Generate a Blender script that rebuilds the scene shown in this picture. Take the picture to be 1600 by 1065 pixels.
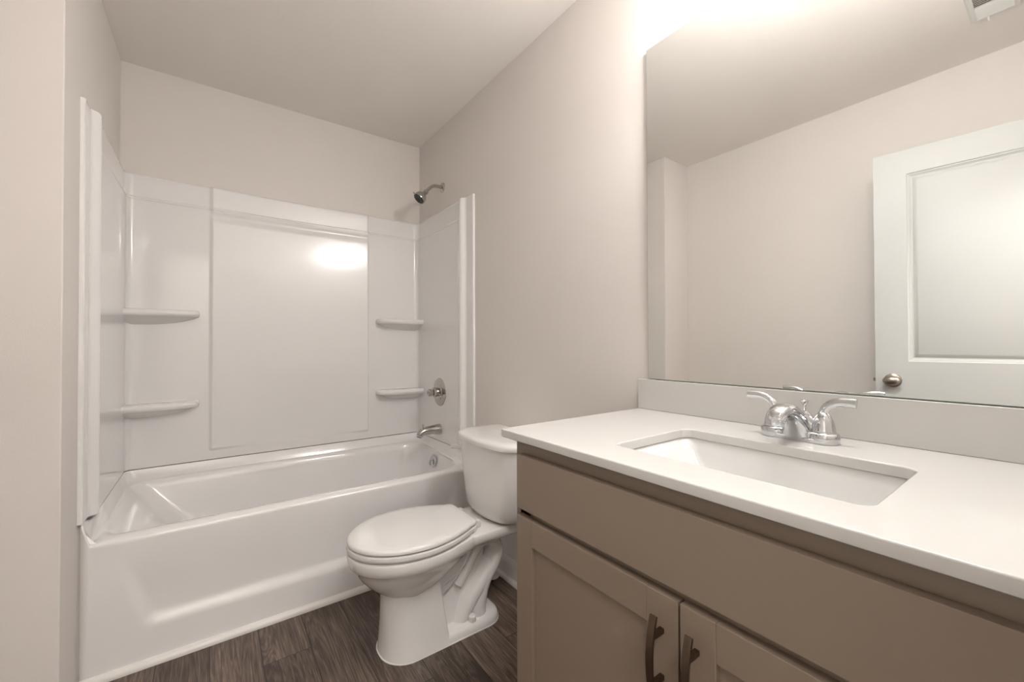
import bpy, bmesh, math, random
from mathutils import Vector, Matrix
random.seed(7)
PI = math.pi
C = bpy.context.scene.collection
for o in list(bpy.data.objects): bpy.data.objects.remove(o)

# ------------------------------------------------------------------ camera
sc = bpy.context.scene
cd = bpy.data.cameras.new('camera'); cam = bpy.data.objects.new('camera', cd); C.objects.link(cam)
fw = Vector((0.58934166, 0.8078119, 0.01078619)); rt = Vector((0.80787382, -0.58934849, -0.00287141)); up = rt.cross(fw)
CAMZ = 1.12636
cam.matrix_world = Matrix(((rt.x, up.x, -fw.x, 0), (rt.y, up.y, -fw.y, 0), (rt.z, up.z, -fw.z, CAMZ), (0, 0, 0, 1)))
cd.sensor_width = 36; cd.sensor_fit = 'HORIZONTAL'; cd.lens = 36 * 645.5 / 1600
cd.shift_y = -(532.5 - 530.71) / 1600
cd.clip_start = 0.02
sc.camera = cam
# ------------------------------------------------------------------ world, exposure
w = bpy.data.worlds.new('world'); sc.world = w; w.use_nodes = True
w.node_tree.nodes['Background'].inputs[0].default_value = (0.9, 0.88, 0.85, 1)
w.node_tree.nodes['Background'].inputs[1].default_value = 0.05
sc.view_settings.view_transform = 'Standard'; sc.view_settings.look = 'None'
sc.view_settings.exposure = 0.90; sc.view_settings.gamma = 1
sc.view_settings.use_curve_mapping = False
# light power of the vanity lamp and the added hall fill (built further down)
BULB_POWER = 3.0; SHADE_GLOW = 20.0; HALL_FILL_POWER = 25.0
LAMP_COL = (1.0, 1.0, 0.99)
def area(name, loc, rot, sx, sy, power, col=LAMP_COL):
    l = bpy.data.lights.new(name, 'AREA'); l.shape = 'RECTANGLE'; l.size = sx; l.size_y = sy; l.energy = power; l.color = col
    o = bpy.data.objects.new(name, l); C.objects.link(o); o.location = loc; o.rotation_euler = rot; return o

# ------------------------------------------------------------------ dimensions
Xl, Xr = -0.3536, 1.1704        # tub alcove, left and right wall
Xo = -0.6508                    # left wall of the room
Yn = -0.12                      # near wall (with the doorway)
Yb = 2.6921; Yf = 1.9456; Yw = 1.7666
Zc = 2.4925

# ------------------------------------------------------------------ materials
def new_mat(name):
    m = bpy.data.materials.new(name); m.use_nodes = True
    return m, m.node_tree.nodes, m.node_tree.links, m.node_tree.nodes['Principled BSDF']
def mat(name, col, rough=.5, metal=0, ior=1.5, bump=0, bscale=200, coat=0, var=0, rvar=0):
    m, N, L, P = new_mat(name)
    P.inputs['Base Color'].default_value = (*col, 1); P.inputs['Roughness'].default_value = rough
    P.inputs['Metallic'].default_value = metal; P.inputs['IOR'].default_value = ior
    P.inputs['Coat Weight'].default_value = coat; P.inputs['Coat Roughness'].default_value = .05
    tc = N.new('ShaderNodeTexCoord')
    if bump:
        n = N.new('ShaderNodeTexNoise'); n.inputs['Scale'].default_value = bscale; n.inputs['Detail'].default_value = 3
        L.new(tc.outputs['Object'], n.inputs['Vector'])
        b = N.new('ShaderNodeBump'); b.inputs['Strength'].default_value = bump; b.inputs['Distance'].default_value = .001
        L.new(n.outputs['Fac'], b.inputs['Height']); L.new(b.outputs['Normal'], P.inputs['Normal'])
    if var:
        n = N.new('ShaderNodeTexNoise'); n.inputs['Scale'].default_value = 6; n.inputs['Detail'].default_value = 4
        L.new(tc.outputs['Object'], n.inputs['Vector'])
        mx = N.new('ShaderNodeMix'); mx.data_type = 'RGBA'
        mx.inputs[6].default_value = (*[c * (1 - var) for c in col], 1); mx.inputs[7].default_value = (*[min(1, c * (1 + var)) for c in col], 1)
        L.new(n.outputs['Fac'], mx.inputs[0]); L.new(mx.outputs[2], P.inputs['Base Color'])
    return m
M = {}
M['wall'] = mat('wall_paint', (.78, .73, .69), .62, bump=.25, bscale=260, var=.012)
M['ceiling'] = mat('ceiling_paint', (.92, .87, .825), .85, bump=.3, bscale=180, var=.012)
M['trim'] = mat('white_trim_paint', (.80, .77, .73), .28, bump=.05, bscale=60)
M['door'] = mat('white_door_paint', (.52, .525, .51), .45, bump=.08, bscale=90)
M['acrylic'] = mat('white_acrylic', (.87, .855, .84), .14, coat=.4, var=.006)
M['porcelain'] = mat('white_porcelain', (.81, .79, .765), .08, coat=.6, var=.005)
M['seat'] = mat('white_seat_plastic', (.76, .745, .725), .16, var=.005)
M['quartz'] = mat('white_quartz', (.60, .585, .56), .14, var=.01)
M['sink'] = mat('sink_porcelain', (.74, .735, .72), .10, coat=.4, var=.005)
M['cabinet'] = mat('taupe_cabinet_paint', (.250, .192, .145), .33, bump=.06, bscale=140, var=.02)
M['cabinet_in'] = mat('dark_gap', (.03, .025, .02), .8, var=.02)
M['chrome'] = mat('chrome', (.62, .63, .64), .06, metal=1, var=.01)
M['chrome_soft'] = mat('worn_chrome', (.50, .48, .455), .16, metal=1, var=.02)
M['nickel'] = mat('satin_nickel', (.42, .37, .32), .28, metal=1, bump=.1, bscale=400, var=.02)
M['bronze'] = mat('dark_bronze', (.16, .115, .085), .30, metal=1, bump=.2, bscale=500, var=.04)
M['black'] = mat('black_rubber', (.02, .018, .016), .5, var=.05)
M['white_plastic'] = mat('white_plastic', (.78, .76, .73), .35, var=.01)
M['register'] = mat('white_register_enamel', (.80, .78, .75), .4, var=.01)
M['caulk'] = mat('white_caulk', (.8, .78, .75), .5, bump=.2, bscale=90)
M['hall_floor'] = mat('hall_carpet', (.30, .27, .24), .95, bump=.8, bscale=300, var=.1)
M['mirror'] = mat('mirror_silver', (.90, .905, .89), .003, metal=1)
M['mirror_edge'] = mat('mirror_glass_edge', (.30, .36, .33), .15, var=.05)
def emis(name, col, s, var=.02):
    m, N, L, P = new_mat(name)
    P.inputs['Base Color'].default_value = (.9, .9, .88, 1); P.inputs['Roughness'].default_value = .3
    P.inputs['Emission Color'].default_value = (*col, 1); P.inputs['Emission Strength'].default_value = s
    return m
M['shade_glass'] = emis('frosted_shade_glass', LAMP_COL, SHADE_GLOW)
def floor_mat():
    m, N, L, P = new_mat('wood_plank_floor')
    tc = N.new('ShaderNodeTexCoord'); sp = N.new('ShaderNodeSeparateXYZ'); L.new(tc.outputs['Object'], sp.inputs[0])
    def mth(op, a, b=None, c=None):
        n = N.new('ShaderNodeMath'); n.operation = op
        for i, v in enumerate((a, b, c)):
            if v is None: continue
            if isinstance(v, (int, float)): n.inputs[i].default_value = v
            else: L.new(v, n.inputs[i])
        return n.outputs[0]
    PW, PL = .1532, 1.22
    xs = mth('DIVIDE', mth('SUBTRACT', sp.outputs['X'], .0015), PW)
    col = mth('FLOOR', xs); fx = mth('SUBTRACT', xs, col)
    ys = mth('DIVIDE', mth('SUBTRACT', mth('SUBTRACT', sp.outputs['Y'], 1.697), mth('MULTIPLY', mth('SUBTRACT', col, 1), .41)), PL)
    row = mth('FLOOR', ys); fy = mth('SUBTRACT', ys, row)
    cv = N.new('ShaderNodeCombineXYZ'); L.new(col, cv.inputs[0]); L.new(row, cv.inputs[1])
    wn = N.new('ShaderNodeTexWhiteNoise'); wn.noise_dimensions = '3D'; L.new(cv.outputs[0], wn.inputs['Vector'])
    # grain coordinates, different on every plank
    off = N.new('ShaderNodeVectorMath'); off.operation = 'SCALE'; L.new(wn.outputs['Color'], off.inputs[0]); off.inputs['Scale'].default_value = 37
    gc = N.new('ShaderNodeVectorMath'); gc.operation = 'ADD'; L.new(tc.outputs['Object'], gc.inputs[0]); L.new(off.outputs[0], gc.inputs[1])
    mp = N.new('ShaderNodeMapping'); mp.inputs['Scale'].default_value = (15, 1.0, 1); L.new(gc.outputs[0], mp.inputs[0])
    n1 = N.new('ShaderNodeTexNoise'); n1.inputs['Scale'].default_value = 1.0; n1.inputs['Detail'].default_value = 4; n1.inputs['Distortion'].default_value = .8
    L.new(mp.outputs[0], n1.inputs['Vector'])
    # contour lines of a smooth field make cathedral grain
    rings = mth('FRACT', mth('MULTIPLY', n1.outputs['Fac'], 14.0))
    rings = mth('ABSOLUTE', mth('SUBTRACT', rings, .5))
    rings = mth('MULTIPLY', rings, 2)
    mp2 = N.new('ShaderNodeMapping'); mp2.inputs['Scale'].default_value = (210, 7, 1); L.new(gc.outputs[0], mp2.inputs[0])
    n2 = N.new('ShaderNodeTexNoise'); n2.inputs['Scale'].default_value = 1.0; n2.inputs['Detail'].default_value = 6; n2.inputs['Roughness'].default_value = .7
    L.new(mp2.outputs[0], n2.inputs['Vector'])
    mp3 = N.new('ShaderNodeMapping'); mp3.inputs['Scale'].default_value = (9, 3, 1); L.new(gc.outputs[0], mp3.inputs[0])
    n3 = N.new('ShaderNodeTexNoise'); n3.inputs['Scale'].default_value = 1.0; n3.inputs['Detail'].default_value = 3
    L.new(mp3.outputs[0], n3.inputs['Vector'])
    v = mth('ADD', mth('MULTIPLY', rings, .24), mth('MULTIPLY', n2.outputs['Fac'], 1.0))
    v = mth('ADD', v, mth('MULTIPLY', n3.outputs['Fac'], .40))
    v = mth('ADD', v, mth('MULTIPLY', wn.outputs['Value'], .26))
    v = mth('SUBTRACT', mth('MULTIPLY', v, 1.5), .98)
    cr = N.new('ShaderNodeValToRGB'); L.new(v, cr.inputs[0])
    e = cr.color_ramp.elements
    e[0].position = .05; e[0].color = (.036, .023, .017, 1)
    e[1].position = .95; e[1].color = (.300, .215, .165, 1)
    k = cr.color_ramp.elements.new(.42); k.color = (.105, .074, .055, 1)
    k = cr.color_ramp.elements.new(.66); k.color = (.170, .122, .093, 1)
    gx = mth('MINIMUM', fx, mth('SUBTRACT', 1, fx)); gy = mth('MINIMUM', fy, mth('SUBTRACT', 1, fy))
    gap = mth('MINIMUM', mth('MULTIPLY', gx, PW), mth('MULTIPLY', gy, PL))
    g = N.new('ShaderNodeMapRange'); L.new(gap, g.inputs[0]); g.inputs[1].default_value = .0007; g.inputs[2].default_value = .0024
    g.inputs[3].default_value = .12; g.inputs[4].default_value = 1
    mx = N.new('ShaderNodeMix'); mx.data_type = 'RGBA'; mx.blend_type = 'MULTIPLY'; mx.inputs[0].default_value = 1
    L.new(cr.outputs[0], mx.inputs[6]); L.new(g.outputs[0], mx.inputs[7]); L.new(mx.outputs[2], P.inputs['Base Color'])
    P.inputs['Roughness'].default_value = .42
    b = N.new('ShaderNodeBump'); b.inputs['Strength'].default_value = .25; b.inputs['Distance'].default_value = .002
    hh = mth('ADD', mth('MULTIPLY', n2.outputs['Fac'], .4), g.outputs[0])
    L.new(hh, b.inputs['Height']); L.new(b.outputs['Normal'], P.inputs['Normal'])
    return m
M['floor'] = floor_mat()

# ------------------------------------------------------------------ mesh helpers
def wloc(p):
    v = Vector((0, 0, 0))
    while p is not None:
        v += p.location; p = p.parent
    return v
def obj(name, bm, m, parent=None, sharp=35, smooth=True, label=None, wn=False):
    bmesh.ops.remove_doubles(bm, verts=bm.verts, dist=1e-6)
    bmesh.ops.recalc_face_normals(bm, faces=bm.faces)
    if parent is not None: bmesh.ops.translate(bm, verts=bm.verts, vec=-wloc(parent))
    me = bpy.data.meshes.new(name); bm.to_mesh(me); bm.free()
    for mm in (m if isinstance(m, (list, tuple)) else [m]): me.materials.append(M[mm])
    if smooth:
        me.polygons.foreach_set('use_smooth', [True] * len(me.polygons))
        me.set_sharp_from_angle(angle=math.radians(sharp))
    o = bpy.data.objects.new(name, me); C.objects.link(o)
    if wn:
        md = o.modifiers.new('weighted_normals', 'WEIGHTED_NORMAL'); md.keep_sharp = True; md.weight = 80
    if parent is not None: o.parent = parent
    if label: o['label'] = label
    return o
def tag(o, label, cat, group=None):
    o['label'] = label; o['category'] = cat
    if group: o['group'] = group
    return o
def thing(name, label, cat, loc, group=None):
    o = bpy.data.objects.new(name, None); C.objects.link(o); o.empty_display_size = .05
    o.location = loc; return tag(o, label, cat, group)
def struct(name, bm, m, **k):
    o = obj(name, bm, m, **k); o['kind'] = 'structure'; return o
def box(bm, x0, x1, y0, y1, z0, z1, bev=0, seg=2, mi=0):
    r = bmesh.ops.create_cube(bm, size=1)
    for v in r['verts']:
        v.co = Vector(((x0 + x1) / 2 + v.co.x * (x1 - x0), (y0 + y1) / 2 + v.co.y * (y1 - y0), (z0 + z1) / 2 + v.co.z * (z1 - z0)))
    fs = {f for v in r['verts'] for f in v.link_faces}
    for f in fs: f.material_index = mi
    if bev:
        es = {e for v in r['verts'] for e in v.link_edges}
        bmesh.ops.bevel(bm, geom=list(es), offset=bev, segments=seg, profile=.5, affect='EDGES')
    return bm
def B(*a, **k):
    bm = bmesh.new(); box(bm, *a, **k); return bm
def loft(bm, rings, closed=True, cap0=False, cap1=False, mi=0):
    vr = [[bm.verts.new(p) for p in r] for r in rings]
    n = len(vr[0])
    for a, b in zip(vr, vr[1:]):
        for i in range(n if closed else n - 1):
            j = (i + 1) % n
            f = bm.faces.new((a[i], a[j], b[j], b[i])); f.material_index = mi
    if cap0: bm.faces.new(vr[0][::-1]).material_index = mi
    if cap1: bm.faces.new(vr[-1]).material_index = mi
    return vr
def ss(t):
    t = max(0, min(1, t)); return t * t * (3 - 2 * t)
def lerp(a, b, t): return a + (b - a) * t
def rr(x0, x1, y0, y1, r, k=8, z=0, bow=0, straight=6):
    """rounded rectangle loop; r may be one radius or four (x1y1, x0y1, x0y0, x1y0)"""
    if not isinstance(r, (list, tuple)): r = (r,) * 4
    pts = []
    cs = [(x1 - r[0], y1 - r[0], 0, r[0]), (x0 + r[1], y1 - r[1], 90, r[1]), (x0 + r[2], y0 + r[2], 180, r[2]), (x1 - r[3], y0 + r[3], 270, r[3])]
    arcs = []
    for cx, cy, a0, rad in cs:
        arcs.append([(cx + rad * math.cos(math.radians(a0 + 90 * i / k)), cy + rad * math.sin(math.radians(a0 + 90 * i / k))) for i in range(k + 1)])
    for q in range(4):
        pts += arcs[q]
        a = arcs[q][-1]; b = arcs[(q + 1) % 4][0]
        for i in range(1, straight): pts.append((lerp(a[0], b[0], i / straight), lerp(a[1], b[1], i / straight)))
    zf = z if callable(z) else (lambda x, y: z)
    return [Vector((x, y, zf(x, y))) for x, y in pts]
def frames(path):
    out = []
    up0 = None
    for i, p in enumerate(path):
        a = path[max(0, i - 1)]; b = path[min(len(path) - 1, i + 1)]
        t = (b - a).normalized()
        if up0 is None:
            up0 = Vector((0, 0, 1)) if abs(t.z) < .9 else Vector((1, 0, 0))
        u = (up0 - t * up0.dot(t)).normalized(); up0 = u
        out.append((p, t, u, t.cross(u)))
    return out
def spline(pts, n=8):
    P = [Vector(p) for p in pts]; out = []
    for i in range(len(P) - 1):
        p0 = P[max(0, i - 1)]; p1 = P[i]; p2 = P[i + 1]; p3 = P[min(len(P) - 1, i + 2)]
        for k in range(n):
            t = k / n
            out.append(.5 * ((2 * p1) + (p2 - p0) * t + (2 * p0 - 5 * p1 + 4 * p2 - p3) * t * t + (3 * p1 - p0 - 3 * p2 + p3) * t ** 3))
    out.append(P[-1]); return out
def tube(bm, path, r, seg=20, caps=True, sy=1.0, su=1.0, pw=2.0):
    """r number or list; su / sy scale along the frame's two axes; pw>2 squarer"""
    n = len(path); rings = []
    for i, (p, t, u, v) in enumerate(frames(path)):
        rad = r[i] if isinstance(r, (list, tuple)) else r
        a_u = su[i] if isinstance(su, (list, tuple)) else su
        a_v = sy[i] if isinstance(sy, (list, tuple)) else sy
        ring = []
        for k in range(seg):
            a = 2 * PI * k / seg; c, s = math.cos(a), math.sin(a)
            c = math.copysign(abs(c) ** (2 / pw), c); s = math.copysign(abs(s) ** (2 / pw), s)
            ring.append(p + u * (rad * a_u * c) + v * (rad * a_v * s))
        rings.append(ring)
    loft(bm, rings, True, caps, caps)
    return bm
def resamp(vals, n):
    out = []
    m = len(vals) - 1
    for i in range(n):
        t = i / (n - 1) * m; k = min(int(t), m - 1); out.append(lerp(vals[k], vals[k + 1], t - k))
    return out
def lathe(bm, prof, origin, axis=(0, 0, 1), seg=32, cap0=True, cap1=True, sc=(1, 1)):
    """prof: (radius, height) along axis"""
    ax = Vector(axis).normalized(); u = Vector((0, 0, 1)) if abs(ax.z) < .9 else Vector((1, 0, 0))
    u = (u - ax * u.dot(ax)).normalized(); v = ax.cross(u); o = Vector(origin)
    rings = [[o + ax * h + u * (r * sc[0] * math.cos(2 * PI * k / seg)) + v * (r * sc[1] * math.sin(2 * PI * k / seg)) for k in range(seg)] for r, h in prof]
    loft(bm, rings, True, cap0, cap1)
    return bm
def extrude_profile(bm, prof, a, b, axis):
    """prof: list of 2D (p, z); swept from a to b along axis ('x': p is y; 'y': p is x)"""
    r = []
    for t in (a, b):
        r.append([Vector((t, p, z)) if axis == 'x' else Vector((p, t, z)) for p, z in prof])
    loft(bm, r, True, True, True)
    return bm

# ------------------------------------------------------------------ room shell
T = .10
HY = -1.35       # the hallway outside the doorway
bm = B(Xo - T, Xr + T, Yn - T, Yb + T, -.08, 0); struct('floor', bm, 'floor', smooth=False)
bm = B(Xo - T, Xr + T, Yn - T, Yb + T, Zc, Zc + .08); struct('ceiling', bm, 'ceiling', smooth=False)
bm = B(Xr, Xr + T, Yn - T, Yb + T, 0, Zc); struct('wall_right', bm, 'wall', smooth=False)
bm = B(Xo - T, Xr, Yb, Yb + T, 0, Zc); struct('wall_back', bm, 'wall', smooth=False)
bm = B(Xo - T, Xo, Yn - T, Yb, 0, Zc); struct('wall_left', bm, 'wall', smooth=False)
bm = B(Xo, Xl, Yw, Yb, 0, Zc, bev=.004); struct('wall_alcove', bm, 'wall', wn=True, sharp=80)
# near wall with the doorway  (x -.400 .. .370)
DX0, DX1, DZ = -.400, .372, 2.055
bm = bmesh.new()
box(bm, Xo, DX0, Yn - T, Yn, 0, Zc); box(bm, DX1, Xr, Yn - T, Yn, 0, Zc); box(bm, DX0, DX1, Yn - T, Yn, DZ, Zc)
struct('wall_front', bm, 'wall', smooth=False)
# door casing on the room side and jambs
bm = bmesh.new()
box(bm, DX0 - .057, DX0, Yn, Yn + .014, 0, DZ + .057, bev=.003); box(bm, DX1, DX1 + .057, Yn, Yn + .014, 0, DZ + .057, bev=.003)
box(bm, DX0, DX1, Yn, Yn + .014, DZ, DZ + .057, bev=.003)
struct('trim_2', bm, 'trim', wn=True, sharp=80)
bm = bmesh.new()
box(bm, DX0, DX0 + .012, Yn - T, Yn, 0, DZ); box(bm, DX1 - .012, DX1, Yn - T, Yn, 0, DZ); box(bm, DX0 + .012, DX1 - .012, Yn - T, Yn, DZ - .012, DZ)
struct('trim_3', bm, 'trim', smooth=False)
# hallway beyond
bm = B(-1.2, 1.4, HY, Yn - T, -.08, 0); struct('floor_hall', bm, 'hall_floor', smooth=False)
bm = B(-1.2, 1.4, HY, Yn - T, Zc, Zc + .08); struct('ceiling_hall', bm, 'ceiling', smooth=False)
bm = B(-1.3, 1.5, HY - T, HY, 0, Zc); struct('wall_hall_back', bm, 'wall', smooth=False)
bm = B(-1.3, -1.2, HY, Yn - T, 0, Zc); struct('wall_hall_left', bm, 'wall', smooth=False)
bm = B(1.4, 1.5, HY, Yn - T, 0, Zc); struct('wall_hall_right', bm, 'wall', smooth=False)
area('hall_fill_light', (0.05, -.75, Zc - .03), (0, 0, 0), .9, .5, HALL_FILL_POWER, (1.0, .975, .95))  # unseen fill light, added to brighten the room through the doorway

# baseboards (profiled) and quarter round
def base_prof(x, s):     # s: direction into the room
    P = [(0, 0), (.013, 0), (.013, .068), (.011, .074), (.011, .079), (.0075, .084), (.0065, .092), (.004, .098), (.002, .101), (0, .101)]
    return [(x + s * p, z) for p, z in P]
def shoe_prof(x, s, r=.017, off=.013):
    P = [(off - .002, 0), (off + r, 0)] + [(off + r * math.cos(a), .002 + r * math.sin(a)) for a in [PI / 2 * i / 6 for i in range(7)]] + [(off - .002, .019)]
    return [(x + s * p, z) for p, z in P]
bm = bmesh.new(); extrude_profile(bm, base_prof(Xr, -1), .834, Yf - .001, 'y'); extrude_profile(bm, shoe_prof(Xr, -1), .834, Yf - .022, 'y')
struct('baseboard_right', bm, 'trim', sharp=50)
bm = bmesh.new(); extrude_profile(bm, base_prof(Xo, 1), Yn + .015, Yw, 'y'); extrude_profile(bm, shoe_prof(Xo, 1), Yn + .015, Yw, 'y')
struct('baseboard_left', bm, 'trim', sharp=50)
bm = bmesh.new(); extrude_profile(bm, base_prof(Yw, -1), Xo + .013, Xl, 'x'); extrude_profile(bm, shoe_prof(Yw, -1), Xo + .013, Xl, 'x')
struct('baseboard_alcove', bm, 'trim', sharp=50)
bm = bmesh.new()
P = [(Yf + .001, 0), (Yf - .019, 0)] + [(Yf - .019 * math.cos(a), .004 + .019 * math.sin(a)) for a in [PI / 2 * i / 6 for i in range(7)]] + [(Yf + .001, .023)]
extrude_profile(bm, P, Xl + .001, Xr - .001, 'x')
struct('trim_1', bm, 'trim', sharp=50)

# ------------------------------------------------------------------ bathtub
tub = thing('bathtub', 'glossy white alcove bathtub with recessed front apron', 'bathtub', (.41, 2.32, 0))
bm = bmesh.new()
def deck(x, y): return .462 + .018 * max(0, min(1, (y - 2.0) / .6))
def wallness(x): return 1 - ss((min(x - Xl, Xr - x) - .006) / .028)
def z0f(x, y): return .457 + .074 * max(ss((y - Yf - .06) / .05), wallness(x) if y < Yf + .2 else 0)
x0, x1, y0, y1 = Xl + .0008, Xr - .0008, Yf + .008, Yb - .004
rings = [
    rr(x0, x1, y0, y1, (.004, .004, .030, .030), z=z0f),
    rr(x0 + .027, x1 - .027, y0, y1 - .027, (.03, .03, .030, .030), z=z0f),
    rr(x0 + .034, x1 - .034, y0 + .004, y1 - .034, (.04, .04, .030, .030), z=lambda x, y: lerp(z0f(x, y), deck(x, y), .55)),
    rr(x0 + .042, x1 - .042, y0 + .012, y1 - .044, (.05, .05, .02, .02), z=lambda x, y: deck(x, y) + .003),
    rr(x0 + .050, x1 - .048, y0 + .046, y1 - .062, (.10, .06, .06, .12), z=lambda x, y: deck(x, y) + .002),
    rr(x0 + .056, x1 - .046, y0 + .055, y1 - .069, (.11, .06, .06, .13), z=lambda x, y: deck(x, y) - .003),
    rr(x0 + .066, x1 - .050, y0 + .062, y1 - .076, (.11, .06, .06, .13), z=lambda x, y: deck(x, y) - .014),
    rr(x0 + .090, x1 - .056, y0 + .068, y1 - .082, (.12, .07, .07, .13), z=lambda x, y: deck(x, y) - .04),
    rr(-.17, x1 - .075, y0 + .088, y1 - .10, (.13, .09, .09, .14), z=.31),
    rr(-.05, x1 - .095, y0 + .115, y1 - .125, (.14, .11, .11, .15), z=.18),
    rr(.02, x1 - .125, y0 + .145, y1 - .155, (.14, .12, .12, .15), z=.11),
    rr(.09, x1 - .17, y0 + .19, y1 - .20, (.12, .12, .12, .13), z=.088),
]
loft(bm, rings, True, False, True)
# apron
nx, nz = 120, 60
def recess(x, z):
    xl = lerp(-.185, -.262, max(0, min(1, (z - .15) / .24))); xrr = lerp(.99, 1.075, max(0, min(1, (z - .15) / .24)))
    e = ss((x - xl) / .035) * ss((xrr - x) / .035)
    v = ss((z - .128) / .048) * (1 - ss((z - .19) / .25))
    return .017 * e * v
def turn(x):      # the apron's ends roll back to the walls
    t = max(0, min(1, 1 - (min(x - Xl, Xr - x) - .0008) / .033)); return .032 * (1 - math.sqrt(max(0, 1 - t * t)))
XA = sorted({round(Xl + .0008 + .033 * (1 - math.cos(PI / 2 * i / 10)), 5) for i in range(11)} | {round(Xr - .0008 - .033 * (1 - math.cos(PI / 2 * i / 10)), 5) for i in range(11)} | {round(lerp(Xl + .034, Xr - .034, i / nx), 5) for i in range(nx + 1)})
g = []
ztop = [(.449, 0), (.455, .0022), (.4585, .006), (.4595, .0085)]
for j in range(nz + 1):
    row = []
    for x in XA:
        z = (.449 + .074 * wallness(x)) * j / nz
        row.append(Vector((x, Yf + recess(x, z) + turn(x), z)))
    g.append(row)
for z, d in ztop[1:]:
    g.append([Vector((x, Yf + d + turn(x), z + .074 * wallness(x))) for x in XA])
loft(bm, g, False)
# hidden closing faces: ends and underside
ys = [Yf, Yb - .004]
for x in (Xl + .0008, Xr - .0008):
    vs = [bm.verts.new(p) for p in ((x, Yf + .032, 0), (x, Yb - .004, 0), (x, Yb - .004, .531), (x, Yf + .04, .531), (x, Yf + .032, .523))]
    bm.faces.new(vs)
obj('basin', bm, 'acrylic', tub, sharp=60)
for x in (Xl + .0035, Xr - .0035):
    bm = bmesh.new(); tube(bm, [Vector((x, Yf + .026, z)) for z in (.002, .2, .40, .528)], .0045, 10)
    obj('caulk_bead', bm, 'caulk', tub)
# overflow plate with trip lever
ov = Vector((1.103, 2.33, .418)); ax = Vector((-1, 0, .10)).normalized()
bm = bmesh.new(); lathe(bm, [(.036, -.004), (.038, .0), (.038, .002), (.035, .005), (.02, .0075), (.0, .008)], ov, ax, 36)
op = obj('overflow_plate', bm, 'chrome', tub, label='round chrome overflow plate')
bm = bmesh.new(); tube(bm, spline([ov + ax * .006 + Vector((0, 0, .004)), ov + ax * .018 + Vector((0, 0, .006)), ov + ax * .024 + Vector((0, 0, -.012)), ov + ax * .022 + Vector((0, 0, -.026))], 5), .0045, 12)
obj('trip_lever', bm, 'chrome', op)
bm = bmesh.new(); lathe(bm, [(.034, 0), (.034, .002), (.026, .004), (.024, -.002), (0, -.003)], (.93, 2.32, .0885), (0, 0, 1), 32, cap1=False)
obj('drain', bm, 'chrome', tub, label='chrome drain ring')

# ------------------------------------------------------------------ tub surround (moulded wall panels)
sur = thing('tub_surround', 'glossy white three-wall moulded shower surround above the bathtub', 'shower surround', (.41, 2.66, .53))
ZB, ZT = .5345, 1.953
def zlist():
    zs = [ZB, ZB + .003]
    z = ZB + .02
    while z < 1.72: zs.append(z); z += .02
    while z < 1.952: zs.append(z); z += .005
    zs += [1.826 + .0015 * i for i in range(16)]
    zs += [.560, .570, .574, .578, .582, .586, .590, .594, .598, .605]
    zs += [ZT - .003, ZT]
    return sorted({round(v, 4) for v in zs})
ZS = zlist()
def band(z):   # the top band stands proud, with a cove below it
    b = max(0, 1 - ((z - 1.838) / .008) ** 2)
    return .007 * (1 - ss((z - 1.838) / .009)) - .005 + .003 * b ** .5
def edge_round(z): # rolled top edge
    return -.004 * ss((z - (ZT - .006)) / .006)
BASE = .026
def t_back(x, z):
    c = ss((x + .010) / .022) * ss((.816 - x) / .014)
    lo = ss((z - .576) / .016)
    cove = .009 * ss((z - 1.765) / .05) * (1 - ss((z - 1.800) / .030)) * -1
    raise_ = .012 * c * lo
    bow = -.015 * c * lo * (1 - min(1, ((x - .404) / .408) ** 2))      # the big field sags slightly
    return BASE + raise_ + bow + cove * c + band(z) + edge_round(z)
CR = .055
# back panel with both coved corners: path param
path = []
def addp(x, y, nx_, ny_): path.append((x, y, nx_, ny_))
for i in range(13):
    a = PI + (PI / 2) * (-i / 12)      # from facing +x  to facing -y
    # centre of arc
    cx, cy = Xl + CR, Yb - CR
    addp(cx + CR * math.cos(a), cy + CR * math.sin(a), -math.cos(a), -math.sin(a))
x = Xl + CR
xs = []
k = Xl + CR + .02
while k < Xr - CR - .01:
    xs.append(k); k += .03
xs += [-.012 + .002 * i for i in range(14)] + [.800 + .002 * i for i in range(10)]
for k in sorted(xs): addp(k, Yb, 0, -1)
for i in range(13):
    a = PI / 2 - (PI / 2) * (i / 12)
    cx, cy = Xr - CR, Yb - CR
    addp(cx + CR * math.cos(a), cy + CR * math.sin(a), -math.cos(a), -math.sin(a))
def corner_pt(px, py, nx_, ny_, t):
    # offset inwards while keeping the cove radius: offset from the wall faces
    return px + nx_ * t, py + ny_ * t
bm = bmesh.new()
g = []
for z in ZS:
    r = []
    for (px, py, a, b) in path:
        t = t_back(px, z); q = corner_pt(px, py, a, b, t); r.append(Vector((q[0], q[1], z)))
    g.append(r)
loft(bm, g, False)
bm2 = [Vector((px, py - .0 , ZT)) for (px, py, a, b) in path]
vt = [bm.verts.new(v) for v in g[-1]]; vb = [bm.verts.new((px + a * .001, py + b * .001, ZT)) for (px, py, a, b) in path]
for i in range(len(vt) - 1): bm.faces.new((vt[i], vt[i + 1], vb[i + 1], vb[i]))
obj('back_panel', bm, 'acrylic', sur, sharp=70)
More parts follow.
